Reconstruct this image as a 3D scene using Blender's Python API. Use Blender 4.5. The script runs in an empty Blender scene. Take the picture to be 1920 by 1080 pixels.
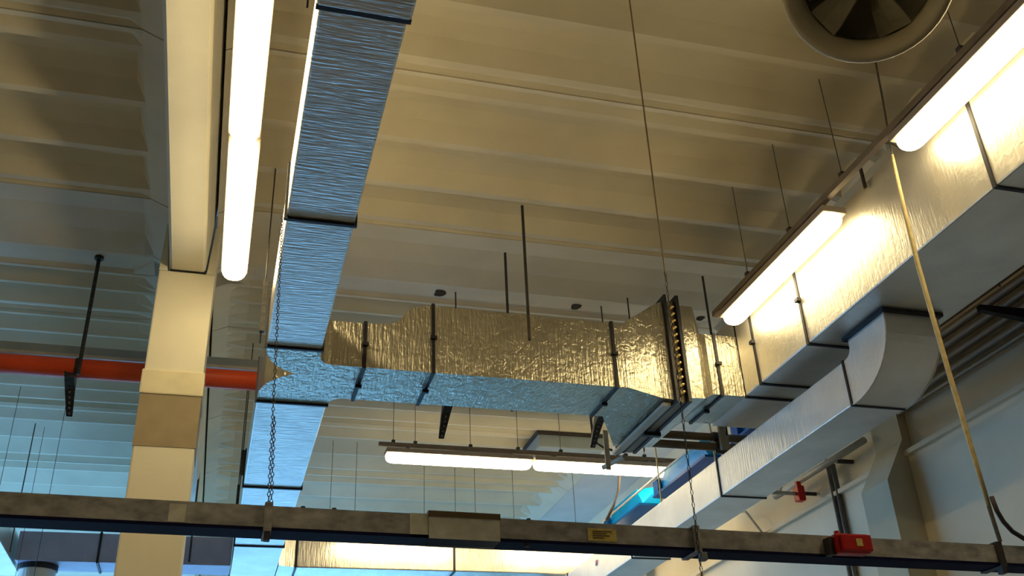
import bpy, bmesh, math, random
from mathutils import Vector, Matrix

random.seed(7)
sc = bpy.context.scene
COL = sc.collection
EYE = 1.6            # camera height above the hall floor; all heights below are above the camera unless through W()

# ------------------------------------------------------------------ camera
def look(pitch, roll, yaw):
    p, r, y = map(math.radians, (pitch, roll, yaw))
    fwd = Vector((math.sin(y) * math.cos(p), math.cos(y) * math.cos(p), math.sin(p)))
    right = Vector((math.cos(y), -math.sin(y), 0))
    up = right.cross(fwd)
    R = right * math.cos(r) + up * math.sin(r)
    U = -right * math.sin(r) + up * math.cos(r)
    return Matrix((R, U, -fwd)).transposed().to_4x4()

cam = bpy.data.cameras.new('camera')
cam.sensor_width = 36.0
cam.lens = 36.0 * 1894.26 / 1920.0
cam.clip_start = 0.02
co = bpy.data.objects.new('camera', cam)
COL.objects.link(co)
co.matrix_world = Matrix.Translation((0, 0, EYE)) @ look(29.1405, -2.71505, 16.9584)
sc.camera = co

# ------------------------------------------------------------------ world, exposure
sc.view_settings.view_transform = 'Standard'
sc.view_settings.look = 'None'
sc.view_settings.gamma = 1.0
sc.view_settings.use_curve_mapping = False
sc.view_settings.exposure = -0.3
w = bpy.data.worlds.new('world'); sc.world = w; w.use_nodes = True
w.node_tree.nodes['Background'].inputs[0].default_value = (0.35, 0.6, 1.0, 1)
w.node_tree.nodes['Background'].inputs[1].default_value = 0.3

LAMP = (1.0, 0.79, 0.42)      # tube colour
LAMP_E = 25.0
DAY = (0.18, 0.52, 1.0)       # daylight through the far windows
DAY_E = 9.5

# ------------------------------------------------------------------ materials
def nd(nt, t, **kw):
    n = nt.nodes.new(t)
    for k, v in kw.items(): setattr(n, k, v)
    return n

def material(name, col, rough=0.6, metal=0.0, var=0.06, scale=6.0, stretch=(1, 1, 1), bump=0.0, bscale=30.0,
             emit=None, estr=0.0, bstretch=None, col2=None, spec=0.4, bdist=0.02):
    m = bpy.data.materials.new(name); m.use_nodes = True
    nt = m.node_tree; b = nt.nodes['Principled BSDF']
    b.inputs['Roughness'].default_value = rough
    b.inputs['Metallic'].default_value = metal
    b.inputs['Specular IOR Level'].default_value = spec
    tc = nd(nt, 'ShaderNodeTexCoord')
    mp = nd(nt, 'ShaderNodeMapping'); mp.inputs['Scale'].default_value = stretch
    nt.links.new(tc.outputs['Object'], mp.inputs[0])
    nz = nd(nt, 'ShaderNodeTexNoise'); nz.inputs['Scale'].default_value = scale; nz.inputs['Detail'].default_value = 5
    nt.links.new(mp.outputs[0], nz.inputs['Vector'])
    rp = nd(nt, 'ShaderNodeValToRGB')
    lo = tuple(max(0, c * (1 - var * 2)) for c in col) if col2 is None else col2
    hi = tuple(min(1, c * (1 + var)) for c in col)
    rp.color_ramp.elements[0].position = 0.3; rp.color_ramp.elements[0].color = (*lo, 1)
    rp.color_ramp.elements[1].position = 0.7; rp.color_ramp.elements[1].color = (*hi, 1)
    nt.links.new(nz.outputs['Fac'], rp.inputs[0]); nt.links.new(rp.outputs[0], b.inputs['Base Color'])
    if bump:
        mp2 = nd(nt, 'ShaderNodeMapping'); mp2.inputs['Scale'].default_value = bstretch or (1, 1, 1)
        nt.links.new(tc.outputs['Object'], mp2.inputs[0])
        n2 = nd(nt, 'ShaderNodeTexNoise'); n2.inputs['Scale'].default_value = bscale; n2.inputs['Detail'].default_value = 4
        n2.inputs['Distortion'].default_value = 0.6
        nt.links.new(mp2.outputs[0], n2.inputs['Vector'])
        bp = nd(nt, 'ShaderNodeBump'); bp.inputs['Strength'].default_value = bump; bp.inputs['Distance'].default_value = bdist
        nt.links.new(n2.outputs['Fac'], bp.inputs['Height']); nt.links.new(bp.outputs[0], b.inputs['Normal'])
    if emit:
        b.inputs['Emission Color'].default_value = (*emit, 1); b.inputs['Emission Strength'].default_value = estr
    return m

M = {}
M['ceiling'] = material('cream_concrete_ceiling', (0.76, 0.69, 0.53), 0.85, var=0.04, scale=2.5, bump=0.15, bscale=25, bdist=0.005)
M['soffit'] = material('smooth_white_soffit', (0.72, 0.72, 0.70), 0.85, var=0.04, scale=2.0)
M['cream'] = material('cream_paint', (0.80, 0.75, 0.60), 0.7, var=0.03, scale=3, bump=0.15, bscale=40, bdist=0.004)
M['cream_pale'] = material('pale_cream_plaster', (0.80, 0.72, 0.50), 0.75, var=0.04, scale=9)
M['taupe'] = material('taupe_paint', (0.34, 0.27, 0.17), 0.75, var=0.05, scale=9)
M['wall'] = material('off_white_wall', (0.82, 0.72, 0.54), 0.85, var=0.05, scale=1.5, bump=0.1, bscale=20, bdist=0.004)
M['wall_cream'] = material('cream_pilaster_paint', (0.60, 0.55, 0.40), 0.8, var=0.05, scale=3)
M['floor'] = material('ochre_concrete_floor', (0.20, 0.15, 0.085), 0.7, var=0.08, scale=1.2)
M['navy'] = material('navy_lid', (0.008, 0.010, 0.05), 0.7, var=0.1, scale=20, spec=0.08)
M['slate'] = material('slate_blue_sheet_metal', (0.44, 0.44, 0.60), 0.5, metal=0.3, var=0.05, scale=6)
M['dark'] = material('black_rubber_seal', (0.012, 0.012, 0.02), 0.55, var=0.2, scale=30)
M['hole'] = material('hole_shade_and_rust_stain', (0.035, 0.018, 0.012), 0.9, var=0.2, scale=40)  # rust stains, and the shade painted inside the core holes
M['steel'] = material('grey_galvanised_steel', (0.20, 0.20, 0.20), 0.5, metal=0.6, var=0.15, scale=22)
M['trunk'] = material('dull_galvanised_trunking', (0.44, 0.43, 0.42), 0.6, metal=0.0, var=0.22, scale=26, stretch=(0.6, 1, 1))
M['trunk_lid'] = material('pale_steel_cover', (0.82, 0.80, 0.68), 0.6, metal=0.0, var=0.1, scale=20)
M['rod'] = material('dark_threaded_rod', (0.06, 0.055, 0.05), 0.5, metal=0.6, var=0.3, scale=150, stretch=(0.2, 0.2, 1))
M['wire'] = material('grey_hanging_wire', (0.10, 0.09, 0.07), 0.6, var=0.2, scale=30)
M['chain'] = material('rusty_dark_chain', (0.07, 0.055, 0.05), 0.55, metal=0.5, var=0.3, scale=80)
M['red'] = material('red_pipe_paint', (0.85, 0.085, 0.015), 0.45, var=0.10, scale=4)
M['red_box'] = material('bright_red_plastic', (0.60, 0.012, 0.01), 0.4, var=0.05, scale=4)
M['blue'] = material('bright_blue_paint', (0.0, 0.32, 0.72), 0.5, var=0.08, scale=5, spec=0.15)
M['blue_dark'] = material('navy_blue_paint', (0.0, 0.09, 0.32), 0.5, var=0.08, scale=5, spec=0.15)
M['greybox'] = material('slate_grey_enamel', (0.26, 0.31, 0.33), 0.5, var=0.05, scale=5)
M['brown'] = material('brown_painted_pipe', (0.17, 0.115, 0.055), 0.5, var=0.1, scale=6)
M['cord'] = material('cream_cord', (0.62, 0.50, 0.25), 0.7, var=0.1, scale=30)
M['cable'] = material('dark_cable', (0.05, 0.04, 0.04), 0.6, var=0.1, scale=20)
M['housing'] = material('grey_lamp_housing', (0.34, 0.29, 0.25), 0.5, var=0.05, scale=8)
M['rail'] = material('brown_grey_lamp_rail', (0.20, 0.16, 0.125), 0.5, metal=0.3, var=0.1, scale=12)
M['fan'] = material('beige_fan_enamel', (0.42, 0.36, 0.24), 0.5, var=0.06, scale=6)
M['fan_dark'] = material('dark_fan_blades', (0.27, 0.235, 0.16), 0.55, var=0.1, scale=6)
M['yellow'] = material('yellow_paper_label', (0.85, 0.68, 0.20), 0.7, var=0.14, scale=60, stretch=(1, 1, 3))
M['pale'] = material('pale_label', (0.55, 0.50, 0.36), 0.7, var=0.08, scale=40)
M['tan'] = material('tan_strap', (0.55, 0.47, 0.32), 0.6, var=0.08, scale=12)
M['brass'] = material('golden_copper_tube', (0.66, 0.50, 0.20), 0.4, metal=0.3, var=0.1, scale=20)
M['pipe_grey'] = material('pale_grey_pipe', (0.48, 0.45, 0.38), 0.45, var=0.06, scale=12)
M['lamp'] = material('lit_lamp_lens', (0.9, 0.9, 0.88), 0.4, var=0.0, emit=LAMP, estr=LAMP_E)
M['pane'] = material('daylit_window_pane', (0.6, 0.7, 0.8), 0.3, var=0.0, emit=DAY, estr=DAY_E)
M['frame'] = material('grey_window_frame', (0.4, 0.42, 0.44), 0.5, var=0.05)
M['sticker_blue'] = material('blue_print', (0.05, 0.08, 0.35), 0.5, var=0.02)
M['sticker_pink'] = material('pink_print', (0.6, 0.06, 0.20), 0.5, var=0.02)

def foil(name, axis, col=(0.80, 0.78, 0.72), rough=0.34, streak=1.0, bump=0.5, w2=0.3, metal=0.92):
    """wrinkled aluminium facing; the wrinkles run round the duct, across its axis"""
    m = bpy.data.materials.new(name); m.use_nodes = True
    nt = m.node_tree; b = nt.nodes['Principled BSDF']
    b.inputs['Metallic'].default_value = metal
    tc = nd(nt, 'ShaderNodeTexCoord')
    def noise(sc3, scale, detail=3, dist=0.0):
        mp = nd(nt, 'ShaderNodeMapping'); mp.inputs['Scale'].default_value = sc3
        nt.links.new(tc.outputs['Object'], mp.inputs[0])
        n = nd(nt, 'ShaderNodeTexNoise'); n.inputs['Scale'].default_value = scale
        n.inputs['Detail'].default_value = detail; n.inputs['Distortion'].default_value = dist
        nt.links.new(mp.outputs[0], n.inputs['Vector']); return n
    s = {'x': (10, 1.0, 1.0), 'y': (1.0, 10, 1.0)}[axis]
    n1 = noise(s, 6.5, 4, 0.15)
    n2 = noise((1, 1, 1), 16, 3, 1.0)
    n3 = noise((1, 1, 1), 3.0, 3, 0.0)
    mx = nd(nt, 'ShaderNodeMath', operation='MULTIPLY_ADD')
    nt.links.new(n1.outputs['Fac'], mx.inputs[0]); mx.inputs[1].default_value = streak; 
    m2 = nd(nt, 'ShaderNodeMath', operation='MULTIPLY'); nt.links.new(n2.outputs['Fac'], m2.inputs[0]); m2.inputs[1].default_value = w2
    nt.links.new(m2.outputs[0], mx.inputs[2])
    bp = nd(nt, 'ShaderNodeBump'); bp.inputs['Strength'].default_value = bump; bp.inputs['Distance'].default_value = 0.012
    nt.links.new(mx.outputs[0], bp.inputs['Height']); nt.links.new(bp.outputs[0], b.inputs['Normal'])
    rp = nd(nt, 'ShaderNodeValToRGB')
    rp.color_ramp.elements[0].position = 0.3; rp.color_ramp.elements[0].color = (*[c * 0.82 for c in col], 1)
    rp.color_ramp.elements[1].position = 0.7; rp.color_ramp.elements[1].color = (*col, 1)
    nt.links.new(n3.outputs['Fac'], rp.inputs[0]); nt.links.new(rp.outputs[0], b.inputs['Base Color'])
    mr = nd(nt, 'ShaderNodeMapRange'); mr.inputs[3].default_value = rough - 0.07; mr.inputs[4].default_value = rough + 0.12
    nt.links.new(n2.outputs['Fac'], mr.inputs[0]); nt.links.new(mr.outputs[0], b.inputs['Roughness'])
    return m

M['foil_y'] = foil('wrinkled_foil_lengthways', 'y', col=(0.74, 0.69, 0.62), rough=0.31, bump=0.38, w2=0.15)
M['foil_big'] = foil('large_duct_foil', 'y', col=(0.74, 0.71, 0.64), rough=0.38, bump=0.25, metal=0.8, w2=0.8)
M['foil_far'] = foil('pale_wrinkled_foil_crossways', 'x', col=(0.72, 0.69, 0.63), bump=0.5)
M['foil_x'] = foil('wrinkled_foil_crossways', 'x', col=(0.48, 0.45, 0.36), rough=0.29, bump=0.8, w2=0.9)
M['galv_y'] = foil('smooth_aluminium_cladding', 'y', col=(0.78, 0.77, 0.74), rough=0.42, streak=1.4, bump=0.32, metal=0.55)

# ------------------------------------------------------------------ helpers
def W(p): return Vector((p[0], p[1], p[2] + EYE))

def root_loc(o):
    v = Vector((0, 0, 0))
    while o is not None:
        v += o.location; o = o.parent
    return v

def obj(name, bm, mat, parent=None, smooth=False, local=False):
    """link a bmesh (built in hall coordinates, or local to its parent) as ONE mesh object"""
    if not local:
        off = Vector((0, 0, EYE)) - (root_loc(parent) if parent else Vector((0, 0, 0)))
        bmesh.ops.translate(bm, verts=bm.verts, vec=off)
    bmesh.ops.recalc_face_normals(bm, faces=bm.faces)
    me = bpy.data.meshes.new(name); bm.to_mesh(me); bm.free()
    me.materials.append(mat if not isinstance(mat, str) else M[mat])
    if smooth:
        for p in me.polygons: p.use_smooth = True
    o = bpy.data.objects.new(name, me); COL.objects.link(o)
    if parent: o.parent = parent
    return o

def tag(o, label, cat=None, group=None, kind=None):
    if label: o['label'] = label
    if cat: o['category'] = cat
    if group: o['group'] = group
    if kind: o['kind'] = kind
    return o

def thing(name, label, cat, loc, group=None, kind=None):
    o = bpy.data.objects.new(name, None); COL.objects.link(o)
    o.location = W(loc); o.empty_display_size = 0.1
    return tag(o, label, cat, group, kind)

def dup(src, loc=None, rotz=None, scale=None, label=None):
    def cp(o, parent):
        c = o.copy(); COL.objects.link(c)
        if parent: c.parent = parent
        for ch in [x for x in bpy.data.objects if x.parent == o]: cp(ch, c)
        return c
    r = cp(src, None)
    if loc is not None: r.location = W(loc)
    if rotz is not None: r.rotation_euler = (0, 0, rotz)
    if scale: r.scale = (scale,) * 3
    if label: r['label'] = label
    return r

def box(bm, x0, x1, y0, y1, z0, z1, bev=0.0):
    v = [bm.verts.new((x, y, z)) for z in (z0, z1) for y in (y0, y1) for x in (x0, x1)]
    fs = [bm.faces.new([v[i] for i in q]) for q in ((0, 1, 3, 2), (4, 6, 7, 5), (0, 4, 5, 1), (2, 3, 7, 6), (0, 2, 6, 4), (1, 5, 7, 3))]
    if bev:
        es = {e for f in fs for e in f.edges}
        bmesh.ops.bevel(bm, geom=list(es), offset=bev, segments=2, affect='EDGES', profile=0.6)
    return v

def B(*a, bev=0.0):
    bm = bmesh.new(); box(bm, *a, bev=bev); return bm

def loft(bm, rings, cap=True, closed=True):
    vs = [[bm.verts.new(p) for p in r] for r in rings]
    n = len(vs[0])
    for a, b in zip(vs, vs[1:]):
        for i in range(n if closed else n - 1):
            j = (i + 1) % n
            bm.faces.new((a[i], a[j], b[j], b[i]))
    if cap:
        bm.faces.new(vs[0]); bm.faces.new(list(reversed(vs[-1])))
    return vs

def prism_z(bm, pts, z0, z1):
    loft(bm, [[(x, y, z0) for x, y in pts], [(x, y, z1) for x, y in pts]])

def tube(bm, pts, r, seg=8, cap=True):
    pts = [Vector(p) for p in pts]
    rings = []
    for i, p in enumerate(pts):
        d = (pts[min(i + 1, len(pts) - 1)] - pts[max(i - 1, 0)]).normalized()
        a = d.cross(Vector((0, 0, 1)) if abs(d.z) < 0.9 else Vector((1, 0, 0))).normalized(); b = d.cross(a)
        rr = r[i] if isinstance(r, (list, tuple)) else r
        rings.append([p + (a * math.cos(t) + b * math.sin(t)) * rr for t in [2 * math.pi * k / seg for k in range(seg)]])
    loft(bm, rings, cap)

def T(pts, r, seg=8):
    bm = bmesh.new(); tube(bm, pts, r, seg); return bm

def rod(parent, x, y, z0, z1, r=0.006, mat='rod', name='hanger_rod', x2=None, y2=None):
    bm = T([(x, y, z0), (x if x2 is None else x2, y if y2 is None else y2, z1)], r, 6)
    return obj(name, bm, mat, parent)

ZC = 4.23   # underside of the ceiling ribs above the camera

# ------------------------------------------------------------------ room shell
floor = tag(obj('floor', B(-5.6, 5.6, -5.2, 21.4, -1.72, -1.6), 'floor'), 'ochre concrete hall floor below the picture', kind='structure')
wr = obj('wall_right', B(5.2, 5.4, -5.2, 21.4, 2.62, 4.7), 'wall')
obj('lower_wall', B(5.14, 5.4, -5.2, 21.4, -1.6, 2.58), 'wall', wr)
obj('ledge', B(5.10, 5.4, -5.2, 21.4, 2.58, 2.62, bev=0.006), 'wall', wr)
tag(wr, 'off-white right side wall with a long ledge', kind='structure')
tag(obj('wall_back', B(-5.4, 5.4, 21.2, 21.4, -1.6, 4.7), 'wall'), 'off-white far end wall', kind='structure')
tag(obj('wall_front', B(-5.4, 5.4, -5.2, -5.0, -1.6, 4.7), 'taupe'), 'taupe wall behind the camera', kind='structure')
tag(obj('wall_left', B(-5.4, -5.2, -5.2, 21.4, -1.6, 4.7), 'wall'), 'off-white left side wall with tall windows', kind='structure')

def window(n, verts_frame, panes, label):
    bm = bmesh.new()
    for a in verts_frame: box(bm, *a)
    o = obj('window_%d' % n, bm, 'frame')
    for a in panes: obj('pane', B(*a), 'pane', o)
    return tag(o, label, kind='structure')

def long_window(n, y0, y1, z0, z1, label, npan=4):
    xw = -5.2; fr, pn = [], []
    s = (y1 - y0) / npan
    for k in range(npan + 1): fr.append((xw, xw + 0.07, y0 + k * s - 0.03, y0 + k * s + 0.03, z0, z1))
    fr.append((xw, xw + 0.07, y0, y1, z0 - 0.05, z0)); fr.append((xw, xw + 0.07, y0, y1, z1, z1 + 0.05))
    for k in range(npan): pn.append((xw + 0.01, xw + 0.03, y0 + k * s + 0.03, y0 + (k + 1) * s - 0.03, z0, z1))
    window(n, fr, pn, label)

long_window(1, 11.0, 15.5, -0.6, 2.2, 'daylit window in the left wall, nearer of the two')
long_window(2, 16.0, 20.6, -0.6, 2.2, 'daylit window in the left wall, farther of the two')
fr, pn = [], []
for k in range(7): fr.append((-4.8 + k * 1.6 - 0.03, -4.8 + k * 1.6 + 0.03, 21.13, 21.2, -0.6, 1.3))
fr += [(-4.83, 4.83, 21.13, 21.2, -0.65, -0.6), (-4.83, 4.83, 21.13, 21.2, 1.3, 1.35)]
for k in range(6): pn.append((-4.77 + k * 1.6, -4.83 + (k + 1) * 1.6, 21.17, 21.19, -0.6, 1.3))
window(3, fr, pn, 'wide daylit window across the far end wall')

# ------------------------------------------------------------------ ribbed concrete ceiling, one panel at a time
ceil = thing('ceiling', 'cream ribbed concrete ceiling of long panels', None, (0, 8, ZC), kind='structure')
RB, DEP = 0.055, 0.13

def profile(y0, y1, ribs, RB=0.055, DEP=0.13, near=0.10):
    """(y, height above the rib underside); ribs = far edges of the rib undersides"""
    pts = [(y0, 0.0)]
    rr = list(ribs)
    first = rr[0] - RB
    if first - y0 > 0.25:
        pts += [(y0 + 0.04, 0.0), (y0 + 0.07, DEP * 0.9), (first - 0.16, DEP * 0.75)]
    elif first - y0 > 0.04:
        pts += [(y0 + 0.5 * (first - y0), 0.022)]
    for i, y in enumerate(rr):
        pts += [(y - RB, 0.0), (y, 0.0)]
        nxt = rr[i + 1] - RB if i + 1 < len(rr) else y1
        gap = nxt - y
        if gap > 0.12 and near > 0.12:
            pts += [(y + 0.012, DEP), (y + 0.3 * gap, DEP * 0.85), (y + 0.75 * gap, DEP * 0.32)]
        elif gap > 0.18:
            pts += [(y + 0.022, DEP * 0.95), (y + 0.5 * gap, DEP), (nxt - near, DEP * 0.70)]
        elif gap > 0.03:
            pts += [(y + 0.5 * gap, 0.02)]
    if pts[-1][0] < y1 - 1e-4: pts.append((y1, 0.0))
    return pts

def ceiling_panel(y0, y1, prof, x0, x1):
    ins = 0.30 if y0 > 7 else 0.19
    g = 0.006
    pr = [(min(max(y, y0 + g), y1 - g), h) for y, h in prof]
    xs = [(x0, -0.06, 0), (x0 + 0.13, 0.0, 0.0), (x0 + ins, 0.0, 1.0), (x1 - ins, 0.0, 1.0), (x1 - 0.13, 0.0, 0.0), (x1, -0.06, 0)]
    bm = bmesh.new()
    rings = []
    for x, dz, k in xs:
        r = [(x, y, ZC + dz + h * k) for y, h in pr]
        r += [(x, pr[-1][0], ZC + 0.3), (x, pr[0][0], ZC + 0.3)]
        rings.append(r)
    loft(bm, rings)
    return obj('ceiling_panel', bm, 'ceiling', ceil)

def solid(y0, y1, hts): return [(y0 + t * (y1 - y0), h) for t, h in hts]

PAN = []
for k in range(-4, 0):
    a = 2.96 + 1.77 * k
    PAN.append((a, a + 1.77, profile(a, a + 1.77, [a + .17, a + .67, a + 1.2, a + 1.70])))
PAN += [(2.96, 4.73, profile(2.96, 4.73, [3.13, 3.63, 4.16, 4.65])),
        (4.73, 6.50, profile(4.73, 6.50, [4.93, 5.45, 5.98, 6.44])),
        (6.50, 7.33, [(6.50, 0.0), (6.53, 0.05), (6.80, 0.06), (7.05, 0.03), (7.29, -0.02), (7.33, -0.02)]),
        (7.33, 8.45, [(7.33, 0.02), (7.62, 0.02), (7.635, 0.0)] + profile(7.33, 8.45, [7.69, 7.98, 8.34], 0.034, 0.14, 0.15)[2:]),
        (8.45, 10.58, profile(8.45, 10.58, [8.55, 8.88, 9.2, 9.5, 9.8, 10.13, 10.45], 0.034, 0.14, 0.15)),
        (10.58, 12.36, profile(10.58, 12.36, [10.72, 11.06, 11.6, 12.13], 0.034, 0.14, 0.15)),
        (12.36, 14.13, profile(12.36, 14.13, [12.67, 13.25, 13.8], 0.034, 0.14, 0.15))]
for k in range(4):
    a = 14.13 + 1.77 * k
    PAN.append((a, a + 1.77, profile(a, a + 1.77, [a + .2, a + .72, a + 1.25, a + 1.70], 0.034, 0.14, 0.15)))
for y0, y1, pr in PAN:
    ceiling_panel(y0, y1, pr, -0.24, 4.42)
    ceiling_panel(y0, y1, pr, -5.2, -0.585)
obj('soffit', B(4.42, 5.2, -4.2, 21.2, ZC - 0.05, ZC + 0.3), 'soffit', ceil)
# core holes in the flat strip above the cross duct: dark patches painting their inner shade
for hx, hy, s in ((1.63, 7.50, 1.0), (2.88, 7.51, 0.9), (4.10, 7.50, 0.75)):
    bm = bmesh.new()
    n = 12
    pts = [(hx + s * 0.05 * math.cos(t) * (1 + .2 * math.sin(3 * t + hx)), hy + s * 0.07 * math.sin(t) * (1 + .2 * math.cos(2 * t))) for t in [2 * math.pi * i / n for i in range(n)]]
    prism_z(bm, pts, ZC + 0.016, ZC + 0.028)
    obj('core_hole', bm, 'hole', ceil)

for hx, hy, r in ((1.22, 4.56, .010), (1.30, 4.57, .005), (1.34, 4.57, .004)):
    obj('rust_stain', T([(hx, hy, ZC + .06), (hx, hy, ZC + .14)], r, 7), 'hole', ceil)

# ------------------------------------------------------------------ beam and column
def beam(name, y0, y1, label):
    bm = bmesh.new()
    sec = lambda y: [(-0.515, y, 3.775), (-0.305, y, 3.775), (-0.285, y, 3.80), (-0.262, y, 4.165), (-0.245, y, 4.5), (-0.58, y, 4.5), (-0.565, y, 4.165), (-0.535, y, 3.80)]
    loft(bm, [sec(y0), sec(y1)])
    return tag(obj(name, bm, 'cream'), label, 'beam', kind='structure')
beam('concrete_beam', -5.0, 6.71, 'cream concrete beam running overhead to the column head')
beam('concrete_beam', 7.06, 21.2, 'cream concrete beam continuing behind the column to the far wall')

col = thing('concrete_column', 'cream concrete column with a taupe painted band, left of the long duct', 'column', (-0.41, 6.88, -1.6), kind='structure')
cx0, cx1, cy0, cy1 = -0.605, -0.215, 6.70, 7.08
obj('shaft', B(cx0, cx1, cy0, cy1, -1.6, 3.765, bev=0.012), 'cream', col)
bm = bmesh.new()   # the two cheeks of the pocket the beam sits in
loft(bm, [[(cx0, cy0 + .002, 3.765), (-0.545, cy0 + .002, 3.765), (-0.545, cy1, 3.765), (cx0, cy1, 3.765)],
          [(cx0 + .01, cy0 + .002, 4.165), (-0.585, cy0 + .002, 4.165), (-0.585, cy1, 4.165), (cx0 + .01, cy1, 4.165)]])
obj('pocket_cheek', bm, 'cream', col)
bm = bmesh.new()
loft(bm, [[(-0.275, cy0 + .002, 3.765), (cx1, cy0 + .002, 3.765), (cx1, cy1, 3.765), (-0.275, cy1, 3.765)],
          [(-0.246, cy0 + .002, 4.165), (cx1, cy0 + .002, 4.165), (cx1, cy1, 4.165), (-0.246, cy1, 4.165)]])
obj('pocket_cheek', bm, 'cream', col)
obj('bearing_pad', B(-0.53, -0.29, 6.695, 7.0, 3.765, 3.775), 'dark', col)
tag(obj('plaster_wrap', B(cx0 - .012, cx1 + .012, cy0 - .012, cy1 + .012, 2.80, 2.98, bev=0.01), 'cream_pale', col), 'paler cream plaster wrap above the taupe band')
tag(obj('painted_band', B(cx0 - .004, cx1 + .004, cy0 - .004, cy1 + .004, 2.43, 2.80), 'taupe', col), 'taupe painted band')

# pilaster on the right wall with a sloping shoulder
bm = bmesh.new()
ya, yb = 6.42, 6.78
loft(bm, [[(4.90, ya, -1.6), (5.2, ya, -1.6), (5.2, yb, -1.6), (4.90, yb, -1.6)],
          [(4.90, ya, 2.38), (5.2, ya, 2.38), (5.2, yb, 2.38), (4.90, yb, 2.38)],
          [(5.12, ya, 2.72), (5.2, ya, 2.72), (5.2, yb, 2.72), (5.12, yb, 2.72)],
          [(5.12, ya, 4.2), (5.2, ya, 4.2), (5.2, yb, 4.2), (5.12, yb, 4.2)]])
tag(obj('wall_pilaster', bm, 'wall_cream'), 'cream wall pilaster with a sloping shoulder on the right wall', 'pilaster', kind='structure')

# ------------------------------------------------------------------ fluorescent fixtures
def fixture(label, loc, rotz=0.0, group='fluorescent light fittings'):
    t = thing('fluorescent_light', label, 'light', loc, group)
    L, wd, dp = 1.55, 0.168, 0.08
    bm = bmesh.new()
    rings = []
    nx = 9
    xs = [-L / 2 + 0.10 * (1 - math.cos(math.pi / 2 * i / nx)) for i in range(nx + 1)]
    xs = xs + [-x for x in reversed(xs)]
    for x in xs:
        e = max(0.0, (abs(x) - (L / 2 - 0.10)) / 0.10)
        k = max(0.22, (1 - e ** 2.6) ** (1 / 2.6)) if e < 1 else 0.22
        ring = []
        for j in range(13):
            a = math.pi * j / 12
            ca, sa = math.cos(a), math.sin(a)
            ring.append((x, wd / 2 * k * math.copysign(abs(ca) ** 0.8, ca), -dp * (0.35 + 0.65 * k) * abs(sa) ** 0.7))
        rings.append(ring)
    loft(bm, rings)
    tag(obj('lens', bm, 'lamp', t, smooth=True, local=True), 'glowing white lens')
    bm = bmesh.new(); box(bm, -L / 2 - .004, L / 2 + .004, -0.090, 0.090, 0.0015, 0.05, bev=0.008)
    obj('housing', bm, 'housing', t, local=True)
    for sx in (-1, 1):
        bm = bmesh.new(); box(bm, sx * 0.55 - .02, sx * 0.55 + .02, -0.03, 0.03, 0.05, 0.085)
        obj('mounting_clip', bm, 'steel', t, local=True)
    t.rotation_euler = (0, 0, rotz)
    return t

HP = math.pi / 2
f0 = fixture('long white light of the left row, its far end nearest the column head', (-0.08, 5.59, 3.60), HP)
dup(f0, (-0.085, 4.00, 3.60), HP, label='long white light of the left row, running out of the top of the picture')
dup(f0, (-0.09, 0.6, 3.60), HP, label='unseen light fitting carrying on the left row out of view, added for its light')  # unseen fitting, added for the light it gives the near bay
dup(f0, (3.485, 5.21, 3.384), HP, 0.94, 'slanting light of the right row, in front of the big duct above the tee')
dup(f0, (3.485, 3.04, 3.384), HP, 0.94, 'bright light of the right row in the upper right corner')
dup(f0, (2.33, 9.80, 3.60), 0.0, label='horizontal light below the cross duct, left of the pair')
dup(f0, (3.91, 9.80, 3.60), 0.0, label='horizontal light below the cross duct, right of the pair')
dup(f0, (1.96, 11.28, 3.17), 0.0, 0.86, label='far light behind the steel trunking, left of the pair')
dup(f0, (4.05, 11.28, 3.17), 0.0, 0.86, label='far light behind the steel trunking, right of the pair')

def lamp_rail(label, p0, p1, rods, hang=True):
    t = thing('lamp_rail', label, 'rail', p0)
    x0, x1 = sorted((p0[0], p1[0])); y0, y1 = sorted((p0[1], p1[1])); z = p0[2]
    h = 0.02
    obj('channel', B(x0 - h, x1 + h, y0 - h, y1 + h, z, z + 0.045, bev=0.004), 'rail', t)
    for (x, y, zt) in rods:
        rod(t, x, y, z + 0.045, zt, 0.0032, 'wire', 'hanger_wire')
        obj('hook', B(x - .018, x + .018, y - .018, y + .018, z + 0.001, z + 0.075, bev=0.004), 'cable', t)
    return t
lamp_rail('grey brown rail carrying the left row of lights', (-0.08, 6.2, 3.6865), (-0.08, -0.3, 3.6865),
          [(-0.08, 5.6, 4.25), (-0.08, 3.4, 4.25)])
lamp_rail('slanting rail with hooks carrying the right row of lights', (3.445, 6.06, 3.4655), (3.445, 1.2, 3.4655),
          [(3.445, 5.52, 4.28), (3.445, 4.92, 4.28), (3.445, 4.28, 4.28), (3.445, 3.15, 4.28)])
lamp_rail('rail carrying the pair of horizontal lights below the cross duct', (1.50, 9.80, 3.6865), (4.78, 9.80, 3.6865),
          [(1.63, 9.80, 4.28), (1.86, 9.80, 4.28), (2.45, 9.80, 4.28), (2.97, 9.80, 4.28), (3.45, 9.80, 4.28), (4.2, 9.80, 4.28), (4.42, 9.80, 4.28)])
lamp_rail('rail carrying the far pair of lights behind the steel trunking', (1.10, 11.28, 3.2428), (4.95, 11.28, 3.2428),
          [(1.17, 11.28, 4.28), (1.45, 11.28, 4.28), (2.25, 11.28, 4.28), (2.62, 11.28, 4.28), (2.86, 11.28, 4.28), (3.33, 11.28, 4.28), (4.1, 11.28, 4.28)])

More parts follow.
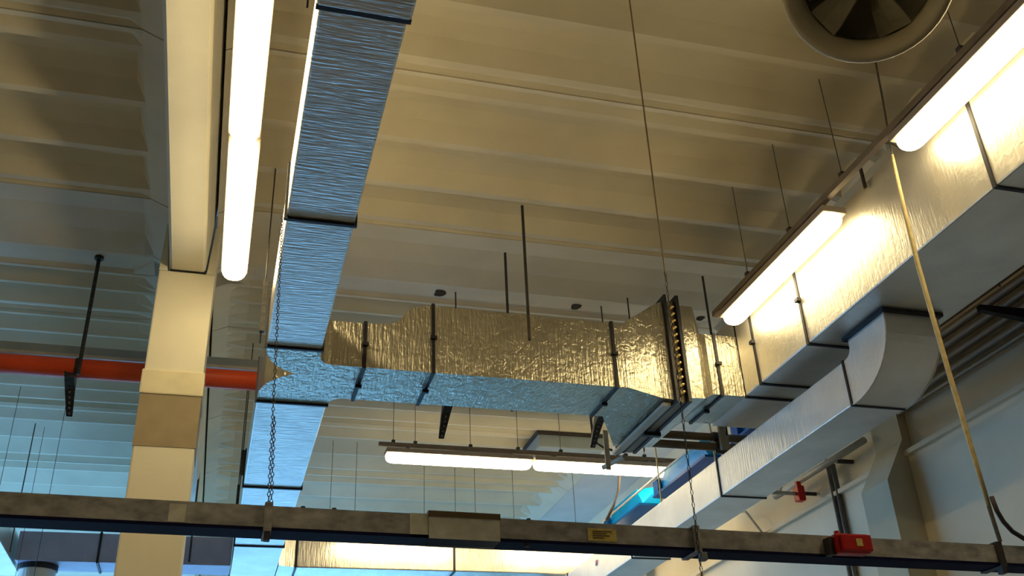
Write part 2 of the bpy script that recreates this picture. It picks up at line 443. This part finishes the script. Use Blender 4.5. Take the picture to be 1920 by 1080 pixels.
# ------------------------------------------------------------------ ducts
def flange_y(parent, y, x0, x1, z0, z1, t=0.022, pr=0.012):
    f = obj('flange', B(x0 - pr, x1 + pr, y - t / 2, y + t / 2, z0 - pr, z1 + pr), 'dark', parent)
    return f
def flange_x(parent, x, y0, y1, z0, z1, t=0.022, pr=0.012, bolts=True):
    f = obj('flange', B(x - t / 2, x + t / 2, y0 - pr, y1 + pr, z0 - pr, z1 + pr), 'dark', parent)
    zm, ym = (z0 + z1) / 2, (y0 + y1) / 2
    if not bolts: return f
    obj('flange_bolt', B(x - .022, x + .022, y0 - pr - .02, y0 - pr + .004, zm - .012, zm + .012), 'dark', f)
    obj('flange_bolt', B(x - .022, x + .022, ym - .012, ym + .012, z0 - pr - .02, z0 - pr + .004), 'dark', f)
    return f

# --- long left duct with the bent pair that turns into the cross duct
DZ0, DZ1 = 2.856, 3.185  # left, cross, large and lower ducts: coordinates scaled up about the camera
ld = thing('foil_duct', 'long foil-wrapped duct running from top centre down past the column', 'duct', (0.34, 4.4, DZ0))
TX0, TX1 = 0.170, 0.515
for a, b, dx in ((0.2, 1.43, .012), (1.43, 2.91, .012), (2.91, 4.42, 0), (4.42, 5.93, 0)):
    obj('duct_section', B(TX0 - dx, TX1 + dx, a + .004, b - .004, DZ0 - dx, DZ1, bev=0.012), 'foil_y', ld)
for y in (1.43, 2.91, 4.42, 5.93): flange_y(ld, y, TX0, TX1, DZ0, DZ1)
# far bend: the two elbows meet in a notch on the left side
tee = [(TX0, 5.93), (.175, 6.02), (.20, 6.12), (.245, 6.21), (.31, 6.28), (.385, 6.325), (.31, 6.38), (.245, 6.45), (.195, 6.54), (.165, 6.65), (.155, 6.83),
       (.648, 6.83), (.66, 6.76), (.69, 6.71), (.74, 6.69), (.802, 6.69), (.802, 6.14), (.60, 6.14), (.555, 6.12), (.525, 6.07), (TX1, 6.0), (TX1, 5.93)]
bm = bmesh.new(); prism_z(bm, tee, DZ0, DZ1)
tag(obj('bend', bm, 'foil_x', ld), 'two foil elbows back to back with a notch between')
for a, b in ((6.83, 8.75), (8.75, 10.67), (10.67, 12.5), (12.5, 14.5)):
    obj('duct_section', B(.157, .648, a + .004, b - .004, DZ0, DZ1, bev=0.012), 'foil_y', ld)
for y in (6.83, 8.75, 10.67, 12.5): flange_y(ld, y, .157, .648, DZ0, DZ1)
for (y, zt) in ((5.94, 4.24), (2.95, 4.24), (9.73, 4.24), (8.77, 4.24)):
    rod(ld, 0.128, y, DZ0 + .02, zt, 0.005)
    obj('hanger_plate', B(.118, .145, y - .02, y + .02, DZ0 + .10, DZ1 + .15 if y < 8.7 else DZ1), 'rod', ld)

# --- cross duct with the heating coil
cd = thing('cross_duct', 'foil-wrapped cross duct with a heater coil, spanning between the left and right ducts', 'duct', (2.2, 6.4, DZ0))
Y0, Y1 = 6.14, 6.69
def ring_x(x, y0, y1, z0, z1): return [(x, y0, z0), (x, y1, z0), (x, y1, z1), (x, y0, z1)]
def xduct(name, st, mat='foil_x'):
    bm = bmesh.new(); loft(bm, [ring_x(*s) for s in st])
    return obj(name, bm, mat, cd)
xduct('duct_section', [(.806, Y0, Y1, DZ0, 3.185), (1.00, Y0, Y1, DZ0, 3.20), (1.05, Y0, Y1, DZ0, 3.235), (1.10, Y0, Y1, DZ0, 3.30), (1.15, Y0, Y1, DZ0, 3.345), (1.285, Y0, Y1, DZ0, 3.37)])
xduct('duct_section', [(1.289, Y0, Y1, DZ0, 3.37), (2.618, Y0, Y1, DZ0, 3.365)])
xduct('duct_section', [(2.622, Y0, Y1, DZ0, 3.365), (2.71, Y0, Y1, DZ0, 3.37), (2.97, Y0 + .03, 7.16, 2.81, 3.56), (3.055, Y0 + .01, 7.18, 2.795, 3.60)])
flange_x(cd, .818, Y0, Y1, DZ0, 3.185); flange_x(cd, 1.287, Y0, Y1, DZ0, 3.37); flange_x(cd, 2.62, Y0, Y1, DZ0, 3.365)
CY0, CY1, CZ0, CZ1 = 6.13, 7.19, 2.79, 3.63
obj('coil_frame', B(3.058, 3.078, CY0 - .02, CY1 + .02, CZ0 - .02, CZ1 + .01), 'dark', cd)
obj('coil_core', B(3.08, 3.15, CY0 + .03, CY1 + .03, CZ0 - .008, CZ1 - .02), 'fan_dark', cd)
obj('coil_frame', B(3.152, 3.178, CY0 - .02, CY1 + .02, CZ0 - .02, CZ1 + .01), 'dark', cd)
for k in range(13):
    z = CZ0 + 0.05 + k * 0.058
    pts = [(3.098 + .024 * math.cos(a) + .018, CY0 + .03 - .050 * abs(math.sin(a)), z + .024 * (1 - 2 * i / 6)) for i, a in enumerate([math.pi * i / 6 for i in range(7)])]
    obj('tube_bend', T(pts, 0.009, 6), 'brass', cd)
xduct('duct_section', [(3.18, Y0 - .005, 7.16, 2.81, 3.57), (3.295, Y0 - .005, 7.16, 2.815, 3.57), (3.345, Y0 + .03, 6.75, 2.845, 3.36), (3.37, Y0, Y1, DZ0, 3.345), (3.435, Y0, Y1, DZ0, 3.345)])
xduct('duct_section', [(3.445, Y0, Y1, DZ0, 3.345), (3.628, Y0, Y1, DZ0, 3.345)])
flange_x(cd, 3.44, Y0, Y1, DZ0, 3.345)
tag(obj('drip_tray', B(2.99, 3.05, 6.2, 7.24, 2.765, 2.79), 'pipe_grey', cd), 'grey drip tray edge under the coil')
obj('coil_bracket', B(3.05, 3.19, 6.72, 6.76, 2.74, 2.772), 'dark', cd)
tag(obj('drain_pipe', T([(3.08, 7.22, 2.745), (2.99, 7.47, 2.735)], 0.020, 8), 'pipe_grey', cd), 'short pale drain pipe')
obj('strap', B(2.905, 2.945, 7.19, 7.205, 2.62, 2.95), 'tan', cd)
rod(cd, 1.955, 6.05, 3.12, 4.25, 0.011); rod(cd, 2.01, 6.74, 2.87, 4.25, 0.011)
rod(cd, 3.78, 6.77, 2.80, 4.25, 0.010); rod(cd, 3.26, 7.22, 2.80, 4.25, 0.006)

# --- big right-hand duct
bd = thing('large_duct', 'large foil duct slanting along the right side behind the lights', 'duct', (4.0, 4.0, DZ0))
BX0, BX1, BZ1 = 3.63, 4.355, 3.52
def bsec(a, b): return obj('duct_section', B(BX0, BX1, a + .004, b - .004, DZ0, BZ1, bev=0.012), 'foil_big', bd)
for a, b in ((-0.6, 1.55), (1.55, 3.39), (3.39, 5.24), (5.24, 5.90), (5.90, 6.14), (6.14, 6.74)): bsec(a, b)
for y in (1.55, 3.39, 5.24, 5.90): flange_y(bd, y, BX0, BX1, DZ0, BZ1, pr=0.008)
flange_y(bd, 6.14, BX0 + .01, BX1, DZ0, BZ1 - .02, pr=0.010)
for y in (5.90, 5.24):
    obj('flange_bolt', B(BX0 - .03, BX0, y - .02, y + .02, 3.17, 3.195), 'dark', bd)
obj('hanger_lug', B(3.600, 3.612, 4.29, 4.31, BZ1 - .06, BZ1 + .12), 'rod', bd); rod(bd, 4.39, 4.30, DZ0, 4.25, 0.005, 'wire')

# --- lower duct with its swept elbow
lw = thing('lower_duct', 'smooth aluminium duct with a swept elbow dropping from the large duct', 'duct', (4.0, 6.0, 2.42))
LX0, LX1, LZ0, LZ1 = 3.835, 4.225, 2.417, 2.723
obj('collar', B(LX0 - .025, LX1 + .03, 4.67, 5.13, 2.832, DZ0 - .002), 'dark', lw)
outer = [(4.70, 2.835), (4.70, 2.78)] + [(5.17 - .47 * math.cos(a), 2.80 - .383 * math.sin(a)) for a in [math.pi / 2 * i / 12 for i in range(1, 13)]] + [(5.20, LZ0)]
inner = [(5.10, 2.835), (5.10, 2.80)] + [(5.17 - .07 * math.cos(a), 2.79 - .067 * math.sin(a)) for a in [math.pi / 2 * i / 5 for i in range(1, 6)]] + [(5.20, LZ1)]
poly = outer + list(reversed(inner))
bm = bmesh.new()
loft(bm, [[(LX0, y, z) for y, z in poly], [(LX1, y, z) for y, z in poly]])
obj('elbow', bm, 'galv_y', lw)
for x in (LX0, LX1): obj('seam_bead', T([(x, y, z) for y, z in outer], 0.006, 5), 'galv_y', lw)
for a, b in ((5.20, 7.10), (7.10, 9.04), (9.04, 10.95), (10.95, 12.8)):
    obj('duct_section', B(LX0, LX1, a + .004, b - .004, LZ0, LZ1, bev=0.008), 'galv_y', lw)
for y in (5.20, 7.10, 9.04, 10.95): flange_y(lw, y, LX0, LX1, LZ0, LZ1, t=0.018, pr=0.008)
# round printed sticker on its side
bm = bmesh.new(); tube(bm, [(LX0 - .003, 10.0, 2.61), (LX0 + .001, 10.0, 2.61)], 0.034, 16)
st = tag(obj('sticker', bm, 'pale', lw), 'small round red and blue sticker')
bm = bmesh.new(); prism_z(bm, [(LX0 - .006, 9.97), (LX0 - .002, 9.97), (LX0 - .002, 10.02), (LX0 - .006, 10.02)], 2.605, 2.633); obj('sticker_print', bm, 'sticker_pink', st)
bm = bmesh.new(); prism_z(bm, [(LX0 - .006, 9.985), (LX0 - .002, 9.985), (LX0 - .002, 10.03), (LX0 - .006, 10.03)], 2.585, 2.603); obj('sticker_print', bm, 'sticker_blue', st)

# --- far cross duct and the left branches
fd = thing('far_duct', 'far foil duct lit by the lamps behind the steel trunking', 'duct', (2.5, 11.7, DZ0))
bm = bmesh.new(); loft(bm, [ring_x(.655, 11.42, 12.3, DZ0, 3.12), ring_x(.72, 11.46, 12.1, DZ0, 3.185), ring_x(.845, 11.5, 12.0, DZ0, 3.19)])
obj('duct_section', bm, 'foil_far', fd)
for a, b in ((.845, 2.65), (2.65, 5.05)):
    obj('duct_section', B(a + .004, b - .004, 11.5, 12.0, DZ0, 3.19, bev=0.012), 'foil_far', fd)
for x in (.845, 2.65): flange_x(fd, x, 11.5, 12.0, DZ0, 3.19, bolts=False)

lb = thing('branch_duct', 'dark blue grey branch duct with a round spigot, at the lower left', 'duct', (-1.0, 11.7, DZ0))
for a, b in ((-2.03, -1.22), (-1.22, .15)):
    obj('duct_section', B(a + .004, b - .004, 11.5, 11.95, DZ0, 3.165, bev=0.012), 'slate', lb)
flange_x(lb, -1.22, 11.5, 11.95, DZ0, 3.165, bolts=False)
obj('spigot_collar', T([(-1.82, 11.72, 2.80), (-1.82, 11.72, DZ0 + .004)], 0.20, 28), 'dark', lb)
obj('spigot', T([(-1.82, 11.72, 1.9), (-1.82, 11.72, 2.80)], 0.185, 28), 'galv_y', lb, smooth=False)

sd = thing('side_duct', 'bright foil duct cut by the lower left edge of the picture', 'duct', (-2.3, 10, DZ0))
for a, b in ((6.5, 8.4), (8.4, 10.3), (10.3, 12.2)):
    obj('duct_section', B(-2.6, -2.06, a + .004, b - .004, DZ0, 3.165, bev=0.012), 'foil_y', sd)
for y in (8.4, 10.3): flange_y(sd, y, -2.6, -2.06, DZ0, 3.165)
rod(sd, -2.03, 11.2, DZ0, 4.25, .006)

# ------------------------------------------------------------------ red pipe on brackets, with the grey tray above it
rp = thing('red_pipe', 'red painted pipe crossing behind the column', 'pipe', (0, 7.55, 3.32))
obj('pipe_run', T([(-5.1, 7.56, 3.325), (4.25, 7.56, 3.325)], 0.076, 20), 'red', rp, smooth=True)
obj('pipe_clamp', T([(-1.17, 7.56, 3.325), (-1.155, 7.56, 3.325)], 0.082, 20), 'cable', rp)
obj('pipe_clamp', T([(1.70, 7.56, 3.325), (1.715, 7.56, 3.325)], 0.082, 20), 'cable', rp)
for sx in (-1.19, 1.70, 3.04):
    bm = bmesh.new()
    loft(bm, [[(sx - .033, 7.47, 3.215), (sx + .033, 7.47, 3.215), (sx + .033, 7.47, 3.245), (sx - .036, 7.44, 3.245)],
              [(sx - .036, 7.60, 3.175), (sx + .036, 7.60, 3.175), (sx + .036, 7.60, 3.245), (sx - .036, 7.60, 3.245)],
              [(sx - .022, 7.80, 3.03), (sx + .022, 7.80, 3.03), (sx + .022, 7.80, 3.06), (sx - .022, 7.80, 3.06)]])
    b_ = obj('bracket_arm', bm, 'rod', rp)
    bm = bmesh.new()
    for k in range(5):
        u = .12 + .19 * k; yy = 7.60 + .2 * u; zz = 3.175 - .145 * u
        box(bm, sx - .007, sx + .007, yy - .012, yy + .012, zz - .006, zz + .004)
    obj('slot_row', bm, 'steel', b_)['kind'] = 'stuff'
    rod(rp, sx + .06, 7.45, 3.23, ZC + .015, 0.016 if sx < 0 else 0.006, 'rod')
    if sx < 0: obj('anchor_plate', T([(sx + .06, 7.45, ZC - .005), (sx + .06, 7.45, ZC + .02)], 0.035, 10), 'rod', rp)

tr = thing('cable_channel', 'grey steel channel running above the red pipe', 'channel', (0, 7.7, 3.45))
obj('channel_web', B(-5.1, 4.25, 7.66, 7.80, 3.47, 3.555), 'greybox', tr)
obj('channel_lip', B(-5.1, 4.25, 7.64, 7.66, 3.455, 3.48), 'pipe_grey', tr)

# ------------------------------------------------------------------ steel trunking across the foreground with its fittings
def rz(x): return 1.1935 - 0.0135 * x          # top edge of the trunking, slightly out of level
ty0, ty1, th = 3.87, 3.985, 0.092
tk = thing('steel_trunking', 'dull grey steel trunking crossing the bottom of the picture', 'trunking', (1.4, 3.93, rz(1.4)))
def tbox(a, b, e=0.0, zt=0.0, zb=0.0, y0=ty0, y1=ty1):
    bm = bmesh.new()
    loft(bm, [[(x, y0 - e, rz(x) - th - zb), (x, y1 + e, rz(x) - th - zb), (x, y1 + e, rz(x) + zt), (x, y0 - e, rz(x) + zt)] for x in (a, b)])
    return bm
for a, b in ((-1.6, 0.79), (1.08, 4.2)): obj('trunking_length', tbox(a, b), 'trunk', tk)
tag(obj('cover_lip', tbox(0.787, 1.083, .009, .014, -.083), 'brown', tk), 'dark top edge of the joint cover')
obj('joint_cover', tbox(0.79, 1.08, .006, .008, .004), 'trunk_lid', tk)
obj('end_plate', tbox(0.715, 0.788, .003, .002, .002), 'trunk_lid', tk)
tag(obj('label_strip', tbox(-0.19, -0.13, .002, -.012, -.012, ty0, ty0 + .01), 'trunk_lid', tk), 'pale strip on the trunking face')
tag(obj('yellow_label', tbox(1.455, 1.58, .002, -.022, -.018, ty0, ty0 + .01), 'yellow', tk), 'yellow paper label')
bm = bmesh.new()
for k in range(4):
    box(bm, 1.475, 1.475 + (.085, .06, .075, .05)[k], ty0 - .0035, ty0 - .002, rz(1.5) - .036 - k * .009, rz(1.5) - .032 - k * .009)
obj('label_lines', bm, 'brown', tk)
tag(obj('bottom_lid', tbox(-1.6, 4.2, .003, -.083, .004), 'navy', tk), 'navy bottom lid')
for x, z in ((1.21, rz(1.21) + .006), (.42, rz(.42) + .006), (.30, rz(.3) + .006)):
    obj('screw_head', T([(x, ty0 + .02, z - .006), (x, ty0 + .02, z + .004)], .009, 8), 'cable', tk)
obj('screw_head', T([(1.195, ty0 + .01, rz(1.2) - th - .016), (1.195, ty0 + .01, rz(1.2) - th)], .012, 8), 'cable', tk)

rb = thing('red_box', 'red plastic tap-off box with a pale emblem on the steel trunking', 'box', (2.65, 3.83, rz(2.65) - .05))
obj('body', B(2.57, 2.735, ty0 - .075, ty0 - .006, rz(2.65) - .092, rz(2.65) - .006, bev=.012), 'red_box', rb)
obj('lid', B(2.585, 2.735, ty0 - .09, ty0 - .075, rz(2.65) - .086, rz(2.65) - .014, bev=.006), 'red_box', rb)
obj('back_plate', B(2.545, 2.572, ty0 - .05, ty0 - .006, rz(2.65) - .095, rz(2.65) - .02), 'cable', rb)
tag(obj('emblem', B(2.655, 2.685, ty0 - .0925, ty0 - .09, rz(2.65) - .066, rz(2.65) - .034), 'yellow', rb), 'pale yellow emblem on the lid')
obj('knob', T([(2.60, ty0 - .04, rz(2.65) - .006), (2.60, ty0 - .04, rz(2.65) + .010)], .012, 10), 'red_box', rb)

def strap(parent, x0, x1, mat):
    zt, zb = rz(x0) + .010, rz(x0) - th - .010
    o_, i_ = [(ty0 - .016, zb), (ty1 + .016, zb), (ty1 + .016, zt), (ty0 - .016, zt)], [(ty0 - .007, zb + .004), (ty1 + .009, zb + .004), (ty1 + .009, zt - .004), (ty0 - .007, zt - .004)]
    bm = bmesh.new()
    R = [[bm.verts.new((x, y, z)) for y, z in q] for x in (x0, x1) for q in (o_, i_)]
    for k in range(4):
        j = (k + 1) % 4
        for a, b in ((R[0], R[2]), (R[1], R[3]), (R[0], R[1]), (R[2], R[3])): bm.faces.new((a[k], a[j], b[j], b[k]))
    return obj('clamp', bm, mat, parent)

def chain_bm(x, y, z0, z1, x2=None, link=0.025, wd=0.0075, r=0.0022, y2=None):
    bm = bmesh.new(); z = z0; k = 0
    x2 = x if x2 is None else x2
    pitch = link - 4 * r + .004
    while z < z1:
        xx = x + (x2 - x) * (z - z0) / (z1 - z0); yy = y if y2 is None else y + (y2 - y) * (z - z0) / (z1 - z0)
        n = 8; rings = []
        for i in range(n):
            a = 2 * math.pi * i / n
            ca, sa = wd * .75 * math.cos(a), (link / 2 - r) * math.sin(a)
            ring = []
            for j in range(4):
                b_ = math.pi / 2 * j + .4
                rad = 1 + r * math.cos(b_) / max(1e-4, math.hypot(ca, sa))
                u, v, t_ = ca * rad, sa * rad, r * math.sin(b_)
                ring.append((xx + (u if k % 2 == 0 else t_), yy + (t_ if k % 2 == 0 else u), z + v))
            rings.append([bm.verts.new(p) for p in ring])
        for i in range(n):
            A, Bq = rings[i], rings[(i + 1) % n]
            for j in range(4):
                bm.faces.new((A[j], A[(j + 1) % 4], Bq[(j + 1) % 4], Bq[j]))
        z += pitch; k += 1
    return bm

hc = thing('hanging_chain', 'dark chain hanging in front of the long foil duct', 'chain', (.175, 3.93, 1.1))
obj('links', chain_bm(.170, 3.93, rz(.17) + .028, 2.855, .150, y2=4.40), 'chain', hc)
obj('links_doubled', chain_bm(.180, 3.92, rz(.17) + .032, 1.62, .172, y2=4.03), 'chain', hc)
strap(hc, .155, .185, 'trunk')
obj('hook', B(.160, .182, ty0 - .014, ty0 + .02, rz(.17) - th - .042, rz(.17) - th - .010), 'cable', hc)

hr = thing('hanging_rope', 'thin cord ending in a chain, hanging in front of the heater coil', 'cord', (1.93, 3.9, 1.1))
obj('upper_cord', T([(1.95, 3.848, 2.40), (1.955, 3.848, 4.24)], .0042, 6), 'brown', hr)
obj('links', chain_bm(1.932, 3.848, 0.72, 2.41, 1.95, link=.032), 'chain', hr)
strap(hr, 1.925, 1.955, 'trunk')
obj('bolt', B(1.945, 1.975, ty0 - .02, ty0 + .015, rz(1.94) - th - .045, rz(1.94) - th - .0105, bev=.004), 'greybox', hr)

rope = thing('cream_rope', 'thick cream cord hanging down the right side to the steel trunking', 'cord', (3.47, 3.9, 1.2))
pts = [(3.56, 3.868, 4.24), (3.53, 3.868, 3.85), (3.483, 3.868, 3.38), (3.462, 3.868, 3.0), (3.452, 3.868, 2.64), (3.455, 3.868, 2.3), (3.460, 3.868, 2.01), (3.47, 3.868, 1.6), (3.478, 3.868, 1.30)]
obj('upper_wire', T(pts[:3], .006, 6), 'wire', rope)
obj('strand', T(pts[2:], [.008, .012, .013, .013, .013, .013, .010], 10), 'cord', rope, smooth=True)
obj('lashing', T([(3.474, 3.866, 1.33), (3.474, 3.856, 1.158)], .010, 8), 'wire', rope)
strap(rope, 3.445, 3.478, 'cable')
obj('bolt', B(3.44, 3.465, ty0 - .02, ty0 + .015, rz(3.46) - th - .042, rz(3.46) - th - .0105), 'cable', rope)

tag(obj('loose_cable', T([(3.487, 3.846, 1.37), (3.496, 3.846, 1.30), (3.515, 3.846, 1.25), (3.55, 3.846, 1.205), (3.61, 3.846, 1.17), (3.73, 3.846, 1.14), (3.9, 3.846, 1.13)], .011, 8), 'cable', smooth=True),
    'dark cable curving off the foot of the cream cord', 'cable')

# ------------------------------------------------------------------ ceiling fan in its ring
fc = Vector((2.63, 2.775, 3.46))
ax = Vector((-0.52, -0.50, -0.69)).normalized()
fan = thing('ring_fan', 'beige ring-shaped axial fan under the ceiling at the upper right', 'fan', fc)
e1 = ax.cross(Vector((0, 0, 1))).normalized(); e2 = ax.cross(e1)
def lathe(prof, seg=48):
    bm = bmesh.new()
    rings = []
    for k in range(seg):
        t = 2 * math.pi * k / seg
        d = e1 * math.cos(t) + e2 * math.sin(t)
        rings.append([bm.verts.new(fc + d * r + ax * h) for r, h in prof])
    n = len(prof)
    for k in range(seg):
        A, Bq = rings[k], rings[(k + 1) % seg]
        for i in range(n):
            j = (i + 1) % n
            bm.faces.new((A[i], A[j], Bq[j], Bq[i]))
    return bm
obj('ring', lathe([(.383, .0), (.388, .012), (.380, .024), (.355, .022), (.325, -.005), (.305, -.05), (.298, -.12), (.298, -.26), (.31, -.26), (.31, -.12), (.335, -.03)]), 'fan', fan, smooth=True)
bm = bmesh.new()
loft(bm, [[fc + (e1 * math.cos(t) + e2 * math.sin(t)) * r + ax * h for t in [2 * math.pi * k / 20 for k in range(20)]] for r, h in ((.045, -.04), (.075, -.055), (.08, -.2))])
obj('hub', bm, 'fan_dark', fan)
for k in range(5):
    t = 2 * math.pi * k / 5 + 0.47
    d = e1 * math.cos(t) + e2 * math.sin(t); q = ax.cross(d)
    bm = bmesh.new()
    rings = []
    for r, wd, tw in ((.07, .05, .9), (.16, .075, .75), (.24, .09, .62), (.288, .092, .55)):
        c = fc + d * r - ax * .13
        u = q * math.cos(tw) + ax * math.sin(tw); v = u.cross(d)
        rings.append([c - u * wd - v * .004, c - v * .012, c + u * wd - v * .004, c + u * wd + v * .004, c - v * .004, c - u * wd + v * .004])
    loft(bm, rings)
    obj('fan_blade', bm, 'fan_dark', fan)
bk = lathe([(.0005, -.262), (.305, -.262), (.305, -.275), (.0005, -.275)], 32)
obj('back_plate', bk, 'fan_dark', fan)
for s in (-1, 1):
    p = fc + e1 * .3 * s - ax * .2
    rod(fan, p.x, p.y, p.z, 4.26, .006, 'rail')
obj('motor_arm', T([fc - ax * .24 - e1 * .29, fc - ax * .24 + e1 * .29], .014, 8), 'fan_dark', fan)

# ------------------------------------------------------------------ right wall: pipes, conduits, blue girders
for i, (z, x, r) in enumerate(((3.36, 5.08, .035), (3.27, 5.10, .035), (3.18, 5.10, .035), (3.09, 5.11, .03), (3.00, 5.12, .03), (2.93, 5.13, .02))):
    words = ('topmost', 'second from the top', 'third from the top', 'fourth from the top', 'fifth from the top', 'lowest and thinnest')[i]
    tag(obj('wall_pipe', T([(x, 0.5, z), (x, 6.40, z)], r, 10), 'brown', smooth=True), 'dark brown pipe along the right wall below the large duct, ' + words, 'pipe', 'brown pipes on the right wall')
sa = thing('wall_bracket', 'black support arm under the large duct at the right edge', 'bracket', (4.9, 4.8, 3.0))
bm = bmesh.new(); loft(bm, [[(4.72, y, z) for y, z in ((4.83, 3.01), (4.87, 3.01), (4.87, 3.05), (4.83, 3.05))], [(5.19, y, z) for y, z in ((4.80, 2.95), (4.86, 2.95), (4.86, 3.04), (4.80, 3.04))]])
obj('arm', bm, 'dark', sa)
obj('wall_plate', B(5.17, 5.198, 4.76, 4.9, 2.88, 3.1), 'dark', sa)

cp = thing('cream_wall_pipe', 'cream pipe along the right wall ending at a red valve', 'pipe', (5.05, 7.5, 2.85))
obj('pipe_run', T([(5.05, 8.15, 2.85), (5.05, 6.80, 2.85)], .03, 12), 'pipe_grey', cp, smooth=True)
obj('end_cap', T([(5.05, 8.30, 2.85), (5.05, 8.14, 2.85)], .037, 12), 'pipe_grey', cp)
obj('bracket', B(5.04, 5.2, 7.20, 7.23, 2.80, 2.83), 'cable', cp)
rv = thing('red_valve', 'small red valve wheel on the right wall below the cream pipe', 'valve', (5.05, 7.8, 2.74))
obj('valve_body', B(4.99, 5.07, 7.82, 7.90, 2.66, 2.80, bev=.012), 'red_box', rv)
obj('valve_flange', B(4.985, 5.03, 7.80, 7.84, 2.65, 2.83, bev=.008), 'red_box', rv)
obj('stem', T([(4.75, 7.86, 2.73), (4.988, 7.86, 2.73)], .018, 8), 'pipe_grey', rv)
obj('wall_stub', T([(5.07, 7.86, 2.735), (5.2, 7.86, 2.735)], .018, 8), 'cable', rv)

cn = thing('wall_conduit', 'pair of grey vertical conduits on the right wall', 'conduit', (5.11, 7.45, 1))
for dy, r in ((0, .022), (-.07, .022)):
    obj('conduit_tube', T([(5.115, 7.46 + dy, -1.5), (5.115, 7.46 + dy, 2.92 + dy)], r, 10), 'steel', cn, smooth=True)
wb = thing('wall_lamp_bracket', 'small angled bracket on the right wall beyond the lower duct', 'bracket', (5.1, 8.9, 2.9))
obj('arm', T([(5.02, 9.1, 2.93), (5.02, 8.85, 2.86), (5.05, 8.66, 2.60)], .013, 6), 'pipe_grey', wb)
obj('wall_foot', B(5.02, 5.14, 8.64, 8.68, 2.54, 2.60), 'pipe_grey', wb)
tag(obj('wall_socket', B(5.06, 5.14, 10.2, 10.9, 2.35, 2.56, bev=.01), 'cream_pale'), 'pale cabinet on the right wall just under the trunking', 'cabinet')

def girder(label, y0, y1, z1=3.30):
    t = thing('blue_girder', label, 'girder', (4.5, y0, 3.1), 'blue girders')
    x0, x1 = 4.36, 4.62
    bm = bmesh.new()
    loft(bm, [[(x0 + .05, y0 + .0, z1 - .20), (x1, y0, z1 - .20), (x1, y0, z1), (x0 + .05, y0 + .15, z1)],
              [(x0 + .05, y1, z1 - .20), (x1, y1, z1 - .20), (x1, y1, z1), (x0 + .05, y1 - .25, z1)]])
    obj('web', bm, 'blue', t)
    obj('bottom_plate', B(x0, x1 + .02, y0 - .02, y1 + .02, z1 - .225, z1 - .201), 'blue_dark', t)
    obj('end_stop', B(x0, x0 + .045, y1 - .14, y1 - .02, z1 - .20, z1 - .07), 'blue_dark', t)
    return t
girder('blue steel girder end left of the lower duct, lowest of the three', 9.95, 11.05, 3.46)
girder('blue steel girder behind the right horizontal light', 8.3, 9.55, 3.42)
girder('blue steel girder tucked under the end of the large duct', 6.95, 7.75, 3.36)
tag(obj('girder_rail', T([(4.335, 8.35, 3.36), (4.335, 11.0, 3.36)], .012, 6), 'pipe_grey'), 'thin pale rail joining the blue girders', 'rail')

for (y, z, r, lab) in ((7.46, 3.06, .035, 'upper brown heating pipe behind the heater coil'), (7.44, 2.965, .035, 'lower brown heating pipe behind the heater coil')):
    p_ = thing('heating_pipe', lab, 'pipe', (3.9, y, z))
    obj('pipe_run', T([(3.42, y, z), (4.55, y, z)], r, 12), 'brown', p_, smooth=True)
    obj('coupling', T([(4.02, y, z), (4.12, y, z)], r + .012, 12), 'cable', p_)
vb = thing('pipe_valve', 'dark valve block on the heating pipes beside the blue girder', 'valve', (4.07, 7.4, 2.9))
obj('body', B(4.03, 4.11, 7.33, 7.37, 2.80, 3.15, bev=.01), 'fan_dark', vb)
obj('handle', B(3.95, 4.15, 7.30, 7.33, 2.86, 2.885), 'cable', vb)
obj('handle', B(3.96, 4.09, 7.30, 7.33, 2.79, 2.81), 'cable', vb)

# ------------------------------------------------------------------ small far items
ub = thing('ceiling_unit', 'slate grey box unit under the far ceiling, above the right horizontal light', 'box', (3.8, 10.7, 4.05))
obj('casing', B(3.42, 4.22, 10.45, 11.0, 4.04, 4.19, bev=.012), 'greybox', ub)
obj('rim', B(3.40, 4.24, 10.43, 11.02, 4.19, 4.226), 'cable', ub)
tag(obj('hanging_cable', T([(3.58, 9.2, 4.24), (3.60, 9.2, 3.70), (3.64, 9.2, 3.62), (3.72, 9.2, 3.575), (3.80, 9.2, 3.56)], .013, 6), 'cable', smooth=True), 'short dark cable beside the grey ceiling unit', 'cable')
tag(obj('hanging_cable', T([(4.18, 9.98, 4.24), (4.18, 9.98, 3.56), (4.15, 9.98, 3.40), (4.07, 9.98, 3.22), (3.96, 9.93, 3.05)], .016, 6), 'cable', smooth=True), 'long dark cable curving down to the lowest blue girder', 'cable')
tag(obj('pull_cord', T([(4.33, 9.3, 4.2), (4.33, 9.3, 2.75)], .008, 6), 'cord'), 'pale pull cord hanging by the right end of the horizontal light', 'cord')
tag(obj('pull_cord', T([(4.40, 8.2, 4.2), (4.42, 8.2, 3.0)], .009, 6), 'cord'), 'pale pull cord hanging in front of the blue girder', 'cord')
for x, y, z0, lab in ((-2.05, 10.2, 2.2, 'thin wire hanging at the far left, leftmost of the three'), (-1.62, 10.3, 2.2, 'thin wire hanging at the far left, rightmost of the three'), (-1.95, 11.3, 2.0, 'thin wire hanging at the far left, shortest of the three')):
    tag(obj('hanging_wire', T([(x, y, z0), (x, y, 4.25)], .0028, 5), 'wire'), lab, 'wire')
vp = thing('support_post', 'thin dark rod just right of the column foot', 'rod', (-.29, 11.2, 2.9))
obj('rod', T([(-.29, 11.45, 2.86), (-.29, 11.45, 4.24)], .012, 6), 'rod', vp)
